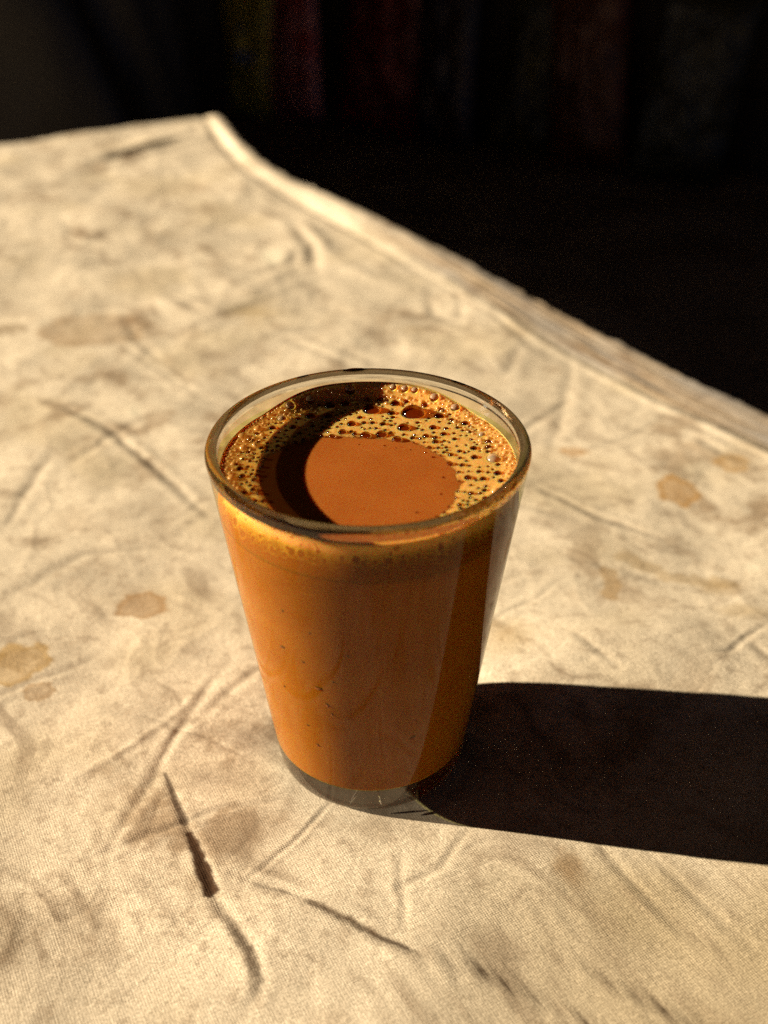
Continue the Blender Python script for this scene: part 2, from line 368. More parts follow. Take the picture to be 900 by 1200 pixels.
valleys = [  # (points mm, width, depth, dirt)
    ([(-133.8, 191.8), (-103.9, 166.8), (-78.3, 134.9), (-57.2, 106.8)], 1.6, 0.9, .8),
    ([(-31.1, -41.2), (-25.9, -43.5), (-10.0, -50.3), (3.4, -57.8), (23.2, -66.0), (36.8, -72.7), (60, -86)], 1.0, 0.55, .95),
    ([(-52.5, -10.1), (-45.4, -25.1), (-40.8, -32.8), (-35.0, -45.8), (-29.5, -54.7), (-25.1, -60.9), (-22.6, -67.9), (-24.5, -75.5)], 1.2, 0.55, .35),
    ([(-67.4, -37.6), (-49.9, -29.0), (-36.4, -22.5), (-20.0, -17.1)], 1.0, 0.35, .3),
    ([(55.8, 126.1), (74.7, 109.4), (82.3, 102.1), (98, 92)], 1.4, 0.7, .8),
    ([(41.8, -62.0), (54.8, -70.8), (64.0, -76.9), (90, -95)], 0.9, 0.5, .85),
    ([(7.4, -35.2), (7.6, -47.0), (8.6, -56.8)], 0.9, 0.3, .2),
    ([(56.0, 39.5), (62.3, 32.1), (69.5, 24.2)], 1.0, 0.4, .3),
    ([(93.8, 30.2), (101.3, 31.0), (117.9, 45.3)], 1.0, 0.4, .35),
    ([(-107.8, 305.7), (-82.7, 279.2)], 2.2, 0.9, .5),
    ([(-73.5, 13.0), (-56.1, 6.5), (-41.5, 0.3), (-25.0, -8.6)], 0.9, 0.3, .25),
    ([(52.4, -30.2), (60.8, -44.7), (68.9, -55.7), (81.5, -64.0)], 1.1, 0.4, .3),
    ([(65.7, -35.2), (75.6, -51.4), (85.8, -62.0)], 1.1, 0.4, .3),
    ([(24.6, -47.0), (50.2, -55.7), (60.1, -62.0)], 1.0, 0.3, .2),
    ([(-71.3, 322.8), (-46.7, 347.0), (-43.9, 373.1)], 2.5, 1.0, .4),
    ([(-51.7, 416.1), (-36.8, 373.1), (-32.4, 334.7)], 3.0, 1.4, .4),
    ([(24.6, 300.3), (28.0, 279.2), (47.0, 259.5)], 2.5, 0.9, .45),
    ([(62.2, 84.2), (87.4, 70.4), (112.2, 61.7)], 2.0, 0.5, .2),
    ([(-116.0, 61.7), (-94.7, 84.2), (-67.5, 89.0)], 2.2, 0.5, .25),
    ([(-193.4, 535.2), (-161.2, 579.0), (-134.8, 606.8)], 4.0, 2.6, .6),
    ([(-55.2, 250.1), (-40.3, 259.5), (-8.7, 269.2)], 2.2, 0.7, .4),
    ([(-95, 150), (-60, 150), (-30, 168)], 2.0, 0.5, .2),
    ([(98, 172), (124, 160), (142, 140)], 1.8, 0.8, .25),
    ([(25, -27), (16, -40), (4, -48)], 1.0, 0.3, .2),
]
for k in range(34):          # many fine old fold lines
    x0, y0 = rng.uniform(-150, 130), rng.uniform(-80, 330); an = rng.choice([-.75, .55, 1.15, -1.25]) + rng.normal(0, .22); ln = rng.uniform(35, 110); cv = rng.normal(0, .35)
    if math.hypot(x0, y0) < 30: continue
    pts = [(x0, y0)]
    for q in range(5): pts.append((pts[-1][0] + ln/5*math.cos(an + cv*q/5), pts[-1][1] + ln/5*math.sin(an + cv*q/5)))
    valleys.append((pts, rng.uniform(.6, 1.3)*(1 + max(0, y0)/200), rng.uniform(.25, .6), rng.uniform(.08, .34)))
ridges = [
    ([(-77.2, -14.3), (-67.3, -5.1), (-56.0, 5.9), (-46.7, 21.4)], 1.1, 0.34),
    ([(-24, -78), (-26, -84), (-31, -96)], 1.4, 0.4),
    ([(-160, 330), (-100, 345), (-55, 300)], 9.0, 1.6),
    ([(-60, 330), (-20, 345), (20, 310)], 6.0, 1.0),
    ([(-120, 640), (-85, 560), (-40, 480), (0, 405)], 9.0, 3.5),
    ([(-70, 430), (-40, 400), (-20, 350)], 5.0, 1.2),
    ([(80, -30), (62, -50), (40, -58)], 4.0, 0.35),
]
Rg = np.hypot(X, Y)
calm = 0.12 + 0.88*sstep(24, 60, Rg)
far = sstep(60, 420, Y)
hgt = calm*(1.1*fbm(X/95, Y/95, 1, 3) + (0.16+0.34*far)*fbm(X/30 + 0.5*fbm(X/60, Y/60, 9, 2), Y/36, 2, 3))
wx = X + 12*fbm(X/40, Y/40, 21, 2); wy = Y + 12*fbm(X/40, Y/40, 25, 2)
rid = 1-np.abs(fbm((wx*.82+wy*.57)/26, (-wx*.57+wy*.82)/62, 31, 2))
hgt += calm*0.20*np.clip(rid-0.55, 0, 1)**2*2.2
rid2 = 1-np.abs(fbm((wx*.5-wy*.86)/20, (wx*.86+wy*.5)/48, 41, 2))
hgt -= calm*0.16*np.clip(rid2-0.6, 0, 1)**2*3.0
dirt = np.zeros(X.shape)
wob_x = X + 1.0*fbm(X/16, Y/16, 51, 2); wob_y = Y + 1.0*fbm(X/16, Y/16, 55, 2)
brk = .40 + .60*sstep(-.3, .4, fbm(X/9, Y/9, 61, 3))
for pts, w, dep, di in valleys:
    d, t = seg_dist(wob_x, wob_y, pts)
    end = np.sin(np.clip(t, .02, .98)*math.pi)**.5
    dep *= .40 if dep < 2 else .8
    hgt += end*(-dep*np.exp(-(d/w)**2) + 0.42*dep*np.exp(-((d-2.2*w)/(1.3*w))**2))
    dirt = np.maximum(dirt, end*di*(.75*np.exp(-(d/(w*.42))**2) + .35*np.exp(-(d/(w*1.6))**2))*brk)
for pts, w, hh in ridges:
    d, t = seg_dist(wob_x, wob_y, pts); end = np.sin(np.clip(t, .02, .98)*math.pi)**.5
    hgt += .6*end*hh*np.exp(-(d/w)**2)
hgt += 6.0*np.exp(-((X-82)/62)**2 - ((Y-34)/20)**2)*sstep(25, 44, Rg)       # the cloth lifts a little behind the glass
hgt *= 1 - np.exp(-(Rg/25.5)**10)*0.95
# right edge: slopes away gently, then falls over the side; back edge falls at once; corner stands up
edge = 5*fbm(A_/60, A_*0+3.3, 71, 3) + 3.0*fbm(A_/9, A_*0+9.4, 75, 2)
b_out = np.interp(ga, [-90, 0, 31, 85, 133, 175, 206, 242, 287, 360, 439, 513, 555, 640, 1200], [0, 0, 7.5, 17.3, 24.3, 24.3, 20.6, 14.7, 9.8, -1.9, -10.3, -14.2, -20, -26, -30])
b_in = np.interp(ga, [-90, 0, 31, 85, 133, 175, 206, 250, 315, 402, 479, 527, 579, 640, 1200], [6, 6, 14, 25, 33, 34, 32, 29, 25, 20, 19, 15, 6, 0, -4])
ker = np.ones(21)/21; b_in = np.convolve(np.pad(b_in, 10, mode='edge'), ker, 'valid'); b_out = np.convolve(np.pad(b_out, 10, mode='edge'), ker, 'valid')
bow = b_in[:, None]*np.ones_like(B_); slopew = (b_in-b_out)[:, None]*np.ones_like(B_)
s_ = np.maximum(0, bow - B_)
b_flat = np.where(B_ < bow, bow - np.minimum(s_, slopew + edge*.35), B_)
over = np.maximum(0, s_ - slopew - edge*.35)
rc = 5.0
ang = np.minimum(over/rc, R(88)); drop = np.where(over < rc*R(88), rc*(1-np.cos(ang)), rc + (over-rc*R(88)))
outw = np.where(over < rc*R(88), rc*np.sin(ang), rc)
sl = 0.10*sstep(280, 420, A_)
zc = hgt*(1-.65*sstep(0, 8, s_)) - sl*np.minimum(s_, slopew) - drop + 0.5*np.exp(-((B_-bow-1.5)/2.2)**2)*sstep(20, 200, A_)
zc += 0.11*np.sin((s_)*1.1)*sstep(3, 6, s_)*sstep(slopew, slopew-4, s_)*0.8      # folded hem layers
b_pos = b_flat - outw*(over > 0)
# back edge
edge2 = 5*fbm(B_/45, B_*0+1, 81, 3) + 1.2*fbm(B_/8, B_*0+5, 85, 2)
sa_ = np.maximum(0, -A_ + edge2*.6 - 4)
anga = np.minimum(sa_/rc, R(88)); dropa = np.where(sa_ < rc*R(88), rc*(1-np.cos(anga)), rc + (sa_-rc*R(88)))
outa = np.where(sa_ < rc*R(88), rc*np.sin(anga), rc)
a_pos = np.where(sa_ > 0, -outa + np.maximum(A_, edge2*.6-4)*(A_ < 0), A_)
a_pos = np.where(sa_ > 0, (edge2*.6-4) - outa, A_)
zc = zc - dropa
zc += 1.5*np.exp(-(np.hypot(A_-6, B_-2)/10)**1.6)*(over < 2)*(sa_ < 2)
zc += 3.4*np.sin(np.clip((s_+2)/(slopew+3), 0, 1)*math.pi*.62)*sstep(430, 260, A_)*(.35+.65*sstep(0, 70, A_))*sstep(-4, 8, A_) - 1.2*np.exp(-((B_-bow-3)/3)**2)*sstep(430, 260, A_)
zc += .28*fbm(A_/40, s_/5, 77, 2)*sstep(2, 6, s_)
# front and left ends simply fall
fa = np.maximum(0, A_-TA); fb = np.maximum(0, B_-TB)
zc -= np.minimum(fa, 80) + np.minimum(fb, 80)
a_pos = np.where(fa > 0, TA + fa*.05, a_pos); b_pos = np.where(fb > 0, TB + fb*.05, b_pos)
hang = np.clip((over+sa_)/40, 0, 1)
b_pos -= hang*4*np.sin(A_/17 + 2*np.sin(A_/41))*(over > 0); a_pos -= hang*4*np.sin(B_/15 + 2*np.sin(B_/37))*(sa_ > 0)
PX, PY = tab(a_pos, b_pos)
low = np.maximum(hgt, -6.0)
P = np.stack([PX, PY, zc], -1)*MM
me, _ = grid_mesh('cloth', P, flip=True)

# albedo with stains (things spilled and rubbed into the cotton)
base = np.array([0.80, 0.685, 0.50])
colr = np.ones(X.shape + (3,))*base
mot = fbm(X/34, Y/34, 91, 5, .62)
grime = sstep(-.05, .85, fbm(X/22, Y/22, 101, 5, .65))*sstep(-.5, .6, fbm(X/80, Y/80, 103, 2))
yel = sstep(0.05, .7, fbm(X/60, Y/60, 111, 3))
def mixc(cx, c, m):
    return cx*(1-m[..., None]) + np.array(c)*m[..., None]
colr *= (1 + 0.16*mot)[..., None]
colr = mixc(colr, (0.54, 0.42, 0.22), 0.30*yel)
colr = mixc(colr, (0.34, 0.235, 0.135), 0.74*grime)
colr = mixc(colr, (0.47, 0.36, 0.19), .55*sstep(-10, 60, X)*sstep(-15, -60, Y + 8*mot))
streak = sstep(.1, .8, fbm((wx*.77+wy*.64)/7, (-wx*.64+wy*.77)/40, 121, 4))*sstep(-.2, .5, fbm(X/50, Y/50, 125, 2))
colr = mixc(colr, (0.28, 0.20, 0.125), 0.60*streak)
fine = sstep(.15, .9, fbm(X/5, Y/5, 131, 4, .6)); colr = mixc(colr, (0.34, 0.25, 0.16), 0.42*fine)
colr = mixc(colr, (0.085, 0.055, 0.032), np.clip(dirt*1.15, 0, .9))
spots = [(109.0, 123.2, 7.6, 9.5, (0.50, .27, .07), .85), (133.5, 142.1, 6.5, 6.5, (.50, .30, .10), .75), (75.6, 151.6, 5.5, 3.0, (.48, .25, .07), .8),
    (-71.6, 58.3, 8.0, 6.5, (.42, .24, .09), .75), (-101.9, 31.0, 9.5, 9.5, (.50, .31, .09), .75), (-92.8, 19.7, 4.5, 4.0, (.38, .22, .08), .65),
    (38.5, 39.5, 8, 9, (.42, .29, .13), .5), (-113.5, 91.5, 6.0, 4.5, (.20, .13, .07), .6), (108.0, 66.0, 7, 5, (.44, .30, .13), .5),
    (-129.6, 262, 26, 18, (.36, .23, .11), .65), (-118, 270, 10, 7, (.24, .15, .08), .5), (-172.7, 264.3, 9, 6, (.22, .14, .06), .7), (-131.2, 120.4, 4, 4, (.24, .16, .09), .5),
    (46.1, -38.8, 4, 5, (.34, .20, .08), .6), (-28, 2, 14, 6, (.25, .18, .12), .5), (-80, -58, 8, 12, (.23, .16, .09), .55), (-60, 282, 14, 8, (.50, .36, .16), .5),
    (112, 52, 9, 5, (.46, .33, .16), .45), (18, 262, 8, 6, (.46, .32, .15), .4), (36, -30, 10, 7, (.28, .20, .13), .4), (-38, -12, 12, 5, (.33, .25, .17), .4)]
for sx, sy, rx, ry, c, k in spots:
    dd = np.hypot((X-sx)/rx, (Y-sy)/ry) + .22*fbm(X/(rx*.7), Y/(ry*.7), 141+int(abs(sx)), 4)
    m = sstep(1.05, .90, dd)*(.66 + .34*sstep(.6, .93, dd)) if k > .6 else sstep(1.35, .25, dd); colr = mixc(colr, c, np.clip(k*m, 0, 1))
d, t = seg_dist(X, Y, [(75, 74), (75.5, 67), (73, 60)])
colr = mixc(colr, (.45, .29, .12), .6*sstep(3.2, 2.0, d + fbm(X/3, Y/3, 151, 2)))
d, t = seg_dist(X, Y, [(82, 82), (94, 72), (112, 68)])
colr = mixc(colr, (.44, .30, .13), .45*sstep(4, 2, d + 1.5*fbm(X/4, Y/4, 152, 2)))
# the dark brown spill in the long crease
d, t = seg_dist(X + .3*fbm(X/3, Y/3, 161, 2), Y + .3*fbm(X/3, Y/3, 163, 2), [(-43.6, -29.5), (-42, -32.2), (-38.5, -40), (-36.0, -45.3)])
colr = mixc(colr, (.075, .036, .016), .97*sstep(2.1, 1.3, d + .55*fbm(X/2.4, Y/2.4, 165, 3) + .7*(1-t)**2))
d, t = seg_dist(X, Y, [(-52.5, -10.5), (-48.5, -19), (-45, -26)])
colr = mixc(colr, (.07, .036, .018), .75*sstep(.55+.0*t, .1, d - .75*t))
d, t = seg_dist(X, Y, [(-33, -50), (-29.5, -55.5), (-26.0, -60.9), (-23.4, -67), (-23.3, -71)])
colr = mixc(colr, (.10, .06, .033), .75*sstep(2.2, .3, d + .7*fbm(X/2, Y/2, 167, 3))*np.sin(np.clip(t, .02, 1)*2.9)**.6)
d, t = seg_dist(X, Y, [(-13.5, -48.3), (-9.5, -50.5), (-4, -53.5), (1, -57)])
colr = mixc(colr, (.12, .075, .04), .7*sstep(1.5, .2, d + .6*fbm(X/2, Y/2, 169, 3)))
# hem stripes: woven band of grey blue and ochre
hemm = sstep(3, 5, s_)*(over < 6)*sstep(20, 160, A_)
stripe = sstep(-.35, .45, fbm(A_/70, s_/7, 171, 3))
hemm = hemm*sstep(230, 400, A_)
colr = mixc(colr, (.42, .385, .36), .6*hemm*stripe); colr = mixc(colr, (.52, .34, .19), .5*hemm*(1-stripe))
colr = np.clip(colr, .01, .9)
ca = me.color_attributes.new('stain', 'FLOAT_COLOR', 'POINT')
ca.data.foreach_set('color', np.concatenate([colr, np.ones(X.shape+(1,))], -1).astype(np.float32).ravel())
uvl = me.uv_layers.new(name='thread')
li = np.empty(len(me.loops), np.int32); me.loops.foreach_get('vertex_index', li)
uvl.data.foreach_set('uv', np.stack([A_.ravel()[li], B_.ravel()[li]], -1).astype(np.float32).ravel())
cloth = link('cotton_cloth', me, cloth_m)
tag(cloth, 'creased off-white cotton cloth with tan tea stains spread over the table', 'cloth')

def tube(name, pts, rad, mat, parent, sides=6):
    cu = bpy.data.curves.new(name, 'CURVE'); cu.dimensions = '3D'; cu.bevel_depth = rad*MM; cu.bevel_resolution = 1
    sp = cu.splines.new('POLY'); sp.points.add(len(pts)-1)
    for q, (x, y, z) in zip(sp.points, pts): q.co = (x*MM, y*MM, z*MM, 1)
    tmp = bpy.data.objects.new('tmp', cu); col.objects.link(tmp)
    me = bpy.data.meshes.new_from_object(tmp.evaluated_get(bpy.context.evaluated_depsgraph_get()))
    bpy.data.objects.remove(tmp); bpy.data.curves.remove(cu)
    return link(name, me, mat, parent)
# frayed threads along the right-hand edge
for k in range(3):
    a0 = [192, 199, 207][k]
    rr = random.uniform(4, 8) if k < 5 else random.uniform(2, 4); pts = []
    bb = float(np.interp(a0, ga, b_out))
    for i in range(15):
        th = math.pi*i/14*random.uniform(.9, 1.1)
        x, y = tab(a0 + rr*math.cos(th), bb + 2.0 - rr*math.sin(th)*.9)
        pts.append((x, y, .5 + 2.4*math.sin(th) + random.uniform(-.4, .4)))
    tube('loose_thread', pts, .28, thread_m, cloth)

# ------------------------------------------------------------------ the glass
def inner_r(z): return 22.3 + (32.35-22.3)*(z-11.0)/(89.8-11.0)
outer = [(0, 1.3), (8, 1.25), (16, 1.05), (19, .55)] + bez((19, .55), (19.8, .32), (20.8, .32), 4) + bez((20.8, .32), (23.4, .32), (23.9, 3.2), 8)
outer += bez((23.9, 3.2), (24.15, 4.6), (24.35, 6.2), 4) + lerp_pts((24.35, 6.2), (34.75, 89.4), 104)
rim = bez((34.75, 89.4), (35.15, 91.0), (34.9, 91.3), 6) + bez((34.9, 91.3), (34.6, 92.1), (33.65, 92.15), 8) + bez((33.65, 92.15), (32.7, 92.1), (32.45, 91.3), 8) + bez((32.45, 91.3), (32.3, 90.8), (32.35, 89.8), 4)
inner = lerp_pts((32.35, 89.8), (22.3, 11.0), 40) + bez((22.3, 11.0), (21.75, 7.9), (18.2, 7.7), 8) + [(12, 7.55), (6, 7.45), (0, 7.4)]
glass_me = lathe('glass', outer + rim + inner, 256)
glass = tag(empty('tea_glass'), 'clear tapered tumbler with thick base standing on the stained cloth', 'glass')
body = link('glass_body', glass_me, glass_m, glass)
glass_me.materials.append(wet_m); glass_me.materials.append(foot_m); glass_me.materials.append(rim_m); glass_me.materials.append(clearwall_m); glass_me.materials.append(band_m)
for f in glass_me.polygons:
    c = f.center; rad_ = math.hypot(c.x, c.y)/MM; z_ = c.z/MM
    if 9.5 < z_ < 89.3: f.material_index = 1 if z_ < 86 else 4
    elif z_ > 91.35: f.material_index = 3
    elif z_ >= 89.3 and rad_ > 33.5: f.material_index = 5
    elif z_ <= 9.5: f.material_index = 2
def outer_r(z): return 24.35 + (34.75-24.35)*(z-6.2)/(89.4-6.2)
ICX, ICY = 0.0, 0.0
# moulded ticks round the foot: short raised glass ribs inside the base
def tick(ang, rr, lean):
    bm = bmesh.new(); bmesh.ops.create_uvsphere(bm, u_segments=10, v_segments=6, radius=1)
    for v in bm.verts: v.co = (v.co.x*1.9*MM, v.co.y*.16*MM, v.co.z*.3*MM)
    me = bpy.data.meshes.new('moulded_tick'); bm.to_mesh(me); bm.free()
    o = link('moulded_tick', me, tick_m, glass); o.location = (rr*math.cos(R(ang))*MM, rr*math.sin(R(ang))*MM, 4.2*MM)
    o.rotation_euler = (0, R(40), R(ang + lean))
tick_m = simple_mat('frosted_glass', (.55, .48, .36), (.7, .62, .48), 200, .4)
for ang, rr, lean in ((-100, 21.6, -35), (-84, 21.7, 18), (-66, 21.6, 50)): tick(ang, rr, lean)

# ------------------------------------------------------------------ tea
LV = 86.0
SK = 0.10                    # the tea meets the glass just under its outer skin
def skin_r(z):               # seen through the wall the tea reaches the outline; at the top it draws in to the inner wall
    w = min(1., max(0., (z-(LV-9))/9.5)); w = w*w*(3-2*w)
    v = min(1., max(0., (z-8.3)/1.4)); v = v*v*(3-2*v)
    return (outer_r(z)-SK)*(1-w)*v + (inner_r(z)+.12)*(w + (1-w)*(1-v))
tprof = [(0, 7.3), (6, 7.33), (12, 7.43), (18.2, 7.58)] + bez((18.2, 7.58), (20.8, 7.7), (skin_r(8.8), 8.8), 6)
tprof += [(skin_r(z), z) for z in list(np.linspace(9.2, 14, 12)) + list(np.linspace(16, 84, 35)) + list(np.linspace(84.5, LV+.4, 8))]
tprof += [(32.0-.1, LV+.45), (32.0-.4, LV+.35), (32.0-1.0, LV+.15), (32.0-2.2, LV+.02)] + [(x, LV) for x in (28, 24, 18, 12, 6, 0)]
tea = tag(empty('milk_tea'), 'orange brown milk tea with a frothy ring filling the tumbler', 'tea')
tb = link('liquid', lathe('liquid', tprof, 256), tea_m, tea); tb.data.materials.append(teaside_m)
for f in tb.data.polygons:
    if f.normal.z < .3: f.material_index = 1

# bubble layout on the surface (mm)
big = [(0.4,26.3,2.23),(10.2,24.6,3.03),(7.9,16.9,1.57),(2.8,13.6,1.36),(-0.8,13.1,1.3),(-4.1,18.9,1.19),(6.3,11.1,1.16),(6.1,29.8,1.33),(-6.1,14.8,1.03),(5.2,24.6,1.11),(-5.0,34.8,1.46),(-14.2,29.6,1.23),(-9.5,28.5,1.43),(-5.9,29.6,1.23),(-13.8,22.9,1.4),(-9.8,23.0,1.3),(5.7,35.0,0.94),(8.4,33.5,1.04),(11.0,33.4,0.93),(15.4,29.8,1.23),(16.3,23.0,1.3),(14.7,16.9,1.04),(12.9,12.7,0.87),(15.0,9.9,0.86),(17.0,13.6,0.88),(3.2,18.8,0.89),(0.8,19.5,0.71),(-1.2,19.5,0.71),(27.5,1.4,1.77),(23.3,2.2,0.93),(21.3,-6.4,0.91),(23.4,6.5,0.95),(20.4,-1.2,0.68),(18.2,3.5,0.69),(27.8,-4.8,1.0),(24.5,-6.9,0.81),(28.2,-7.9,0.81),(21.6,-12.6,0.71),(25.7,13.4,0.97),(19.4,11.1,0.71),(24.4,-14.6,0.79),(18.9,-16.8,0.57),(-18.8,26.7,1.22),(-20.4,21.6,1.2),(-17.5,17.1,0.98),(-22.2,16.7,0.98),(20.2,25.9,1.22),(22.2,19.1,0.99)]
RW = inner_r(LV+1.2)
bub = []
for x, y, r_ in big:
    y = y*.9 if y > 0 else y
    d = math.hypot(x, y); lim = RW - r_*.75
    if d > lim: x, y = x*lim/d, y*lim/d
    bub.append((x, y, r_*.92))
nbig = len(bub)
clear_poly = np.array([(-23.5,-6.5),(-22.2,1.5),(-17.8,7.0),(-11.5,10.6),(-4.4,10.9),(3.4,10.0),(11.5,7.6),(16.9,0.5),(18.9,-8.2),(17.0,-16.5),(12.6,-22.0),(3.4,-25.6),(-6,-26.5),(-14.5,-23.6),(-20.5,-16.5)])
def clear_dist(x, y):
    """signed distance to the open tea area, negative inside"""
    x = np.asarray(x, float); y = np.asarray(y, float)
    pts = [tuple(p) for p in clear_poly] + [tuple(clear_poly[0])]
    d, _ = seg_dist(x, y, pts)
    ins = np.zeros(x.shape, bool)
    for (x0, y0), (x1, y1) in zip(pts, pts[1:]):
        c = ((y0 > y) != (y1 > y)) & (x < (x1-x0)*(y-y0)/((y1-y0) if y1 != y0 else 1e-9) + x0); ins ^= c
    return np.where(ins, -d, d)
arr = np.array(bub)
tries = rng.uniform(-RW, RW, (60000, 2)); tries = tries[np.hypot(tries[:, 0], tries[:, 1]) < RW-.15]
cdv = clear_dist(tries[:, 0], tries[:, 1])
for (x, y), cdd in zip(tries, cdv):
    if cdd < 0.15: continue
    wallness = math.hypot(x, y)/RW
    rr = rng.choice([.36, .48, .62, .8], p=[.34, .32, .22, .12])
    if cdd < 3 and rng.random() < .35: continue
    dd = np.hypot(arr[:, 0]-x, arr[:, 1]-y) - arr[:, 2]
    m = dd.min()
    gap = .28 + 1.5*rng.random()**1.2
    if m < .32 + gap or wallness > .90: continue
    rr = min(rr, m - gap)
    arr = np.vstack([arr, (x, y, rr)])
    if len(arr) > 300: break
print('bubbles', len(arr))

def PILE(t): return .25 + 2.5*sstep(.60, .97, np.sin(t))      # froth climbs the far wall
# foam sheet: a raised froth pierced by the bubbles
st = 0.105
ax = np.arange(-RW-.3, RW+.3, st)
FX, FY = np.meshgrid(ax, ax, indexing='ij'); FR = np.hypot(FX, FY)
cd = clear_dist(FX, FY) + .7*fbm(FX/3.6, FY/3.6, 201, 2)
FZ = .20*sstep(-.2, 2.0, cd) + .16*sstep(2, 9, cd) + 0.02*fbm(FX/1.1, FY/1.1, 205, 2) + PILE(np.arctan2(FY, FX))*sstep(RW-4.5, RW, FR)
HOLE = np.full(FX.shape, 9.0)
for i, (x, y, r_) in enumerate(arr):
    k = int(r_*1.7/st)+2; i0 = int((x-ax[0])/st); j0 = int((y-ax[0])/st)
    sl_ = (slice(max(0, i0-k), i0+k+1), slice(max(0, j0-k), j0+k+1))
    d = np.hypot(FX[sl_]-x, FY[sl_]-y)/r_
    depth = sstep(1.02, .80, d)*(2.6 if r_ > .30 else .10)
    lip = .10*r_**.5*np.exp(-((d-1.10)/.16)**2)
    FZ[sl_] += lip*.3
    FZ[sl_] -= depth*(1.25 if i < nbig else 1.1)
FZ -= .40*sstep(.15, -.5, cd)
P = np.stack([FX, FY, LV + FZ - .05], -1)*MM
keep = (FR < RW+.25) & (cd > -.8)
me, sel = grid_mesh('foam', P, keep=keep)
me.attributes.new('froth', 'FLOAT', 'POINT').data.foreach_set('value', sstep(-.3, 2.2, cd + .5*fbm(FX/1.3, FY/1.3, 207, 3)).ravel()[sel].astype(np.float32))
foam = link('foam', me, foam_m, tea)

# foam seen through the wall of the glass: a band whose surface dips behind the liquid where bubbles sit
nt, nz = 900, 64
th = np.linspace(0, 2*math.pi, nt, endpoint=False)[:, None]*np.ones((1, nz)); zz = np.linspace(0, 1, nz)[None, :]*np.ones((nt, 1)); zz = 78.5 + zz*(LV + .62 + PILE(th) - 78.5)
ir = 22.3 + (32.35-22.3)*(zz-11.0)/(89.8-11.0)
cxn, syn = np.cos(th)*9, np.sin(th)*9
edge_n = 1.0*fbm(cxn*.5, syn*.5, 211, 3) + .5*fbm(cxn*2, syn*2, 213, 3)
lowz = LV - 2.0 + 1.3*edge_n
fro = sstep(-2.6, 1.9, zz-lowz)
for k in range(520):
    t0 = rng.uniform(0, 2*math.pi); z0 = LV - 4.6 + rng.exponential(1.5); r0 = rng.choice([.28, .4, .6, .95], p=[.40, .30, .20, .10])
    if z0 > LV+2.5: continue
    da = np.abs((th-t0+math.pi) % (2*math.pi) - math.pi)*33
    q = np.sqrt(da**2+(zz-z0)**2)/r0
    fro = fro - .65*sstep(1.0, .5, q) + .25*np.exp(-((q-1.25)/.2)**2)*(q < 2)
fro = np.clip(fro, 0, 1)
rad = np.vectorize(skin_r)(zz) + .03
P = np.stack([rad*np.cos(th), rad*np.sin(th), zz], -1)*MM
me, _ = grid_mesh('foam_edge', P, wrap_u=True)
me.attributes.new('froth', 'FLOAT', 'POINT').data.foreach_set('value', fro.astype(np.float32).ravel())
fe = link('foam_edge', me, froth_m, foam)

# domes of the larger bubbles
bm = bmesh.new(); bmesh.ops.create_uvsphere(bm, u_segments=20, v_segments=10, radius=1)
bmesh.ops.delete(bm, geom=[v for v in bm.verts if v.co.z < -.05], context='VERTS')
dome_me = bpy.data.meshes.new('bubble'); bm.to_mesh(dome_me); bm.free(); dome_me.materials.append(film_m); dome_me.shade_smooth()
milky_me = dome_me.copy(); milky_me.materials.clear(); milky_me.materials.append(wallfilm_m)
def foam_top(x, y):
    w = min(1, max(0., (math.hypot(x, y)-(RW-4.5))/4.5)); w = w*w*(3-2*w)
    return LV + .16 + float(PILE(math.atan2(y, x)))*w
def near_wall(x, y, r_): return math.hypot(x, y) + r_ > RW-3.0 and y > -4
for i, (x, y, r_) in enumerate(arr[:nbig]):
    o = bpy.data.objects.new('bubble', milky_me if near_wall(x, y, r_) else dome_me); col.objects.link(o); o.parent = foam
    o.location = (x*MM, y*MM, foam_top(x, y)*MM); o.scale = (r_*.99*MM, r_*.99*MM, r_*.70*MM)
# the fine froth: every smaller bubble's film, too small to pick apart
def dome_cluster(name, items, mat, seg=10, rings=4):
    V, F = [], []
    for x, y, z, r_, hh in items:
        b0 = len(V)
        for k in range(rings):
            ph = math.pi/2*k/rings
            for q in range(seg):
                V.append(((x + r_*math.cos(ph)*math.cos(2*math.pi*q/seg))*MM, (y + r_*math.cos(ph)*math.sin(2*math.pi*q/seg))*MM, (z + hh*r_*math.sin(ph))*MM))
        V.append((x*MM, y*MM, (z + hh*r_)*MM))
        for k in range(rings-1):
            for q in range(seg): F.append((b0+k*seg+q, b0+k*seg+(q+1) % seg, b0+(k+1)*seg+(q+1) % seg, b0+(k+1)*seg+q))
        for q in range(seg): F.append((b0+(rings-1)*seg+q, b0+(rings-1)*seg+(q+1) % seg, b0+rings*seg))
    me = bpy.data.meshes.new(name); me.from_pydata(V, [], F); me.update()
    return tag(link(name, me, mat, foam), kind='stuff')
strays = [(14.2, 2.4, .34), (12.6, 4.4, .24), (16.0, -6.0, .3), (3.5, 7.4, .26), (9.3, 5.6, .2), (-2.2, 7.9, .22), (15.2, -12.6, .26), (10.0, -19.5, .3), (6.1, 6.4, .18)]
dome_cluster('stray_bubbles', [(x, y, LV-.02, r_, .6) for x, y, r_ in strays], film_m)
dome_cluster('fine_bubbles', [(x, y, foam_top(x, y), r_*.99, .7) for x, y, r_ in arr[nbig:] if r_ > .30], film_m)
pk = []
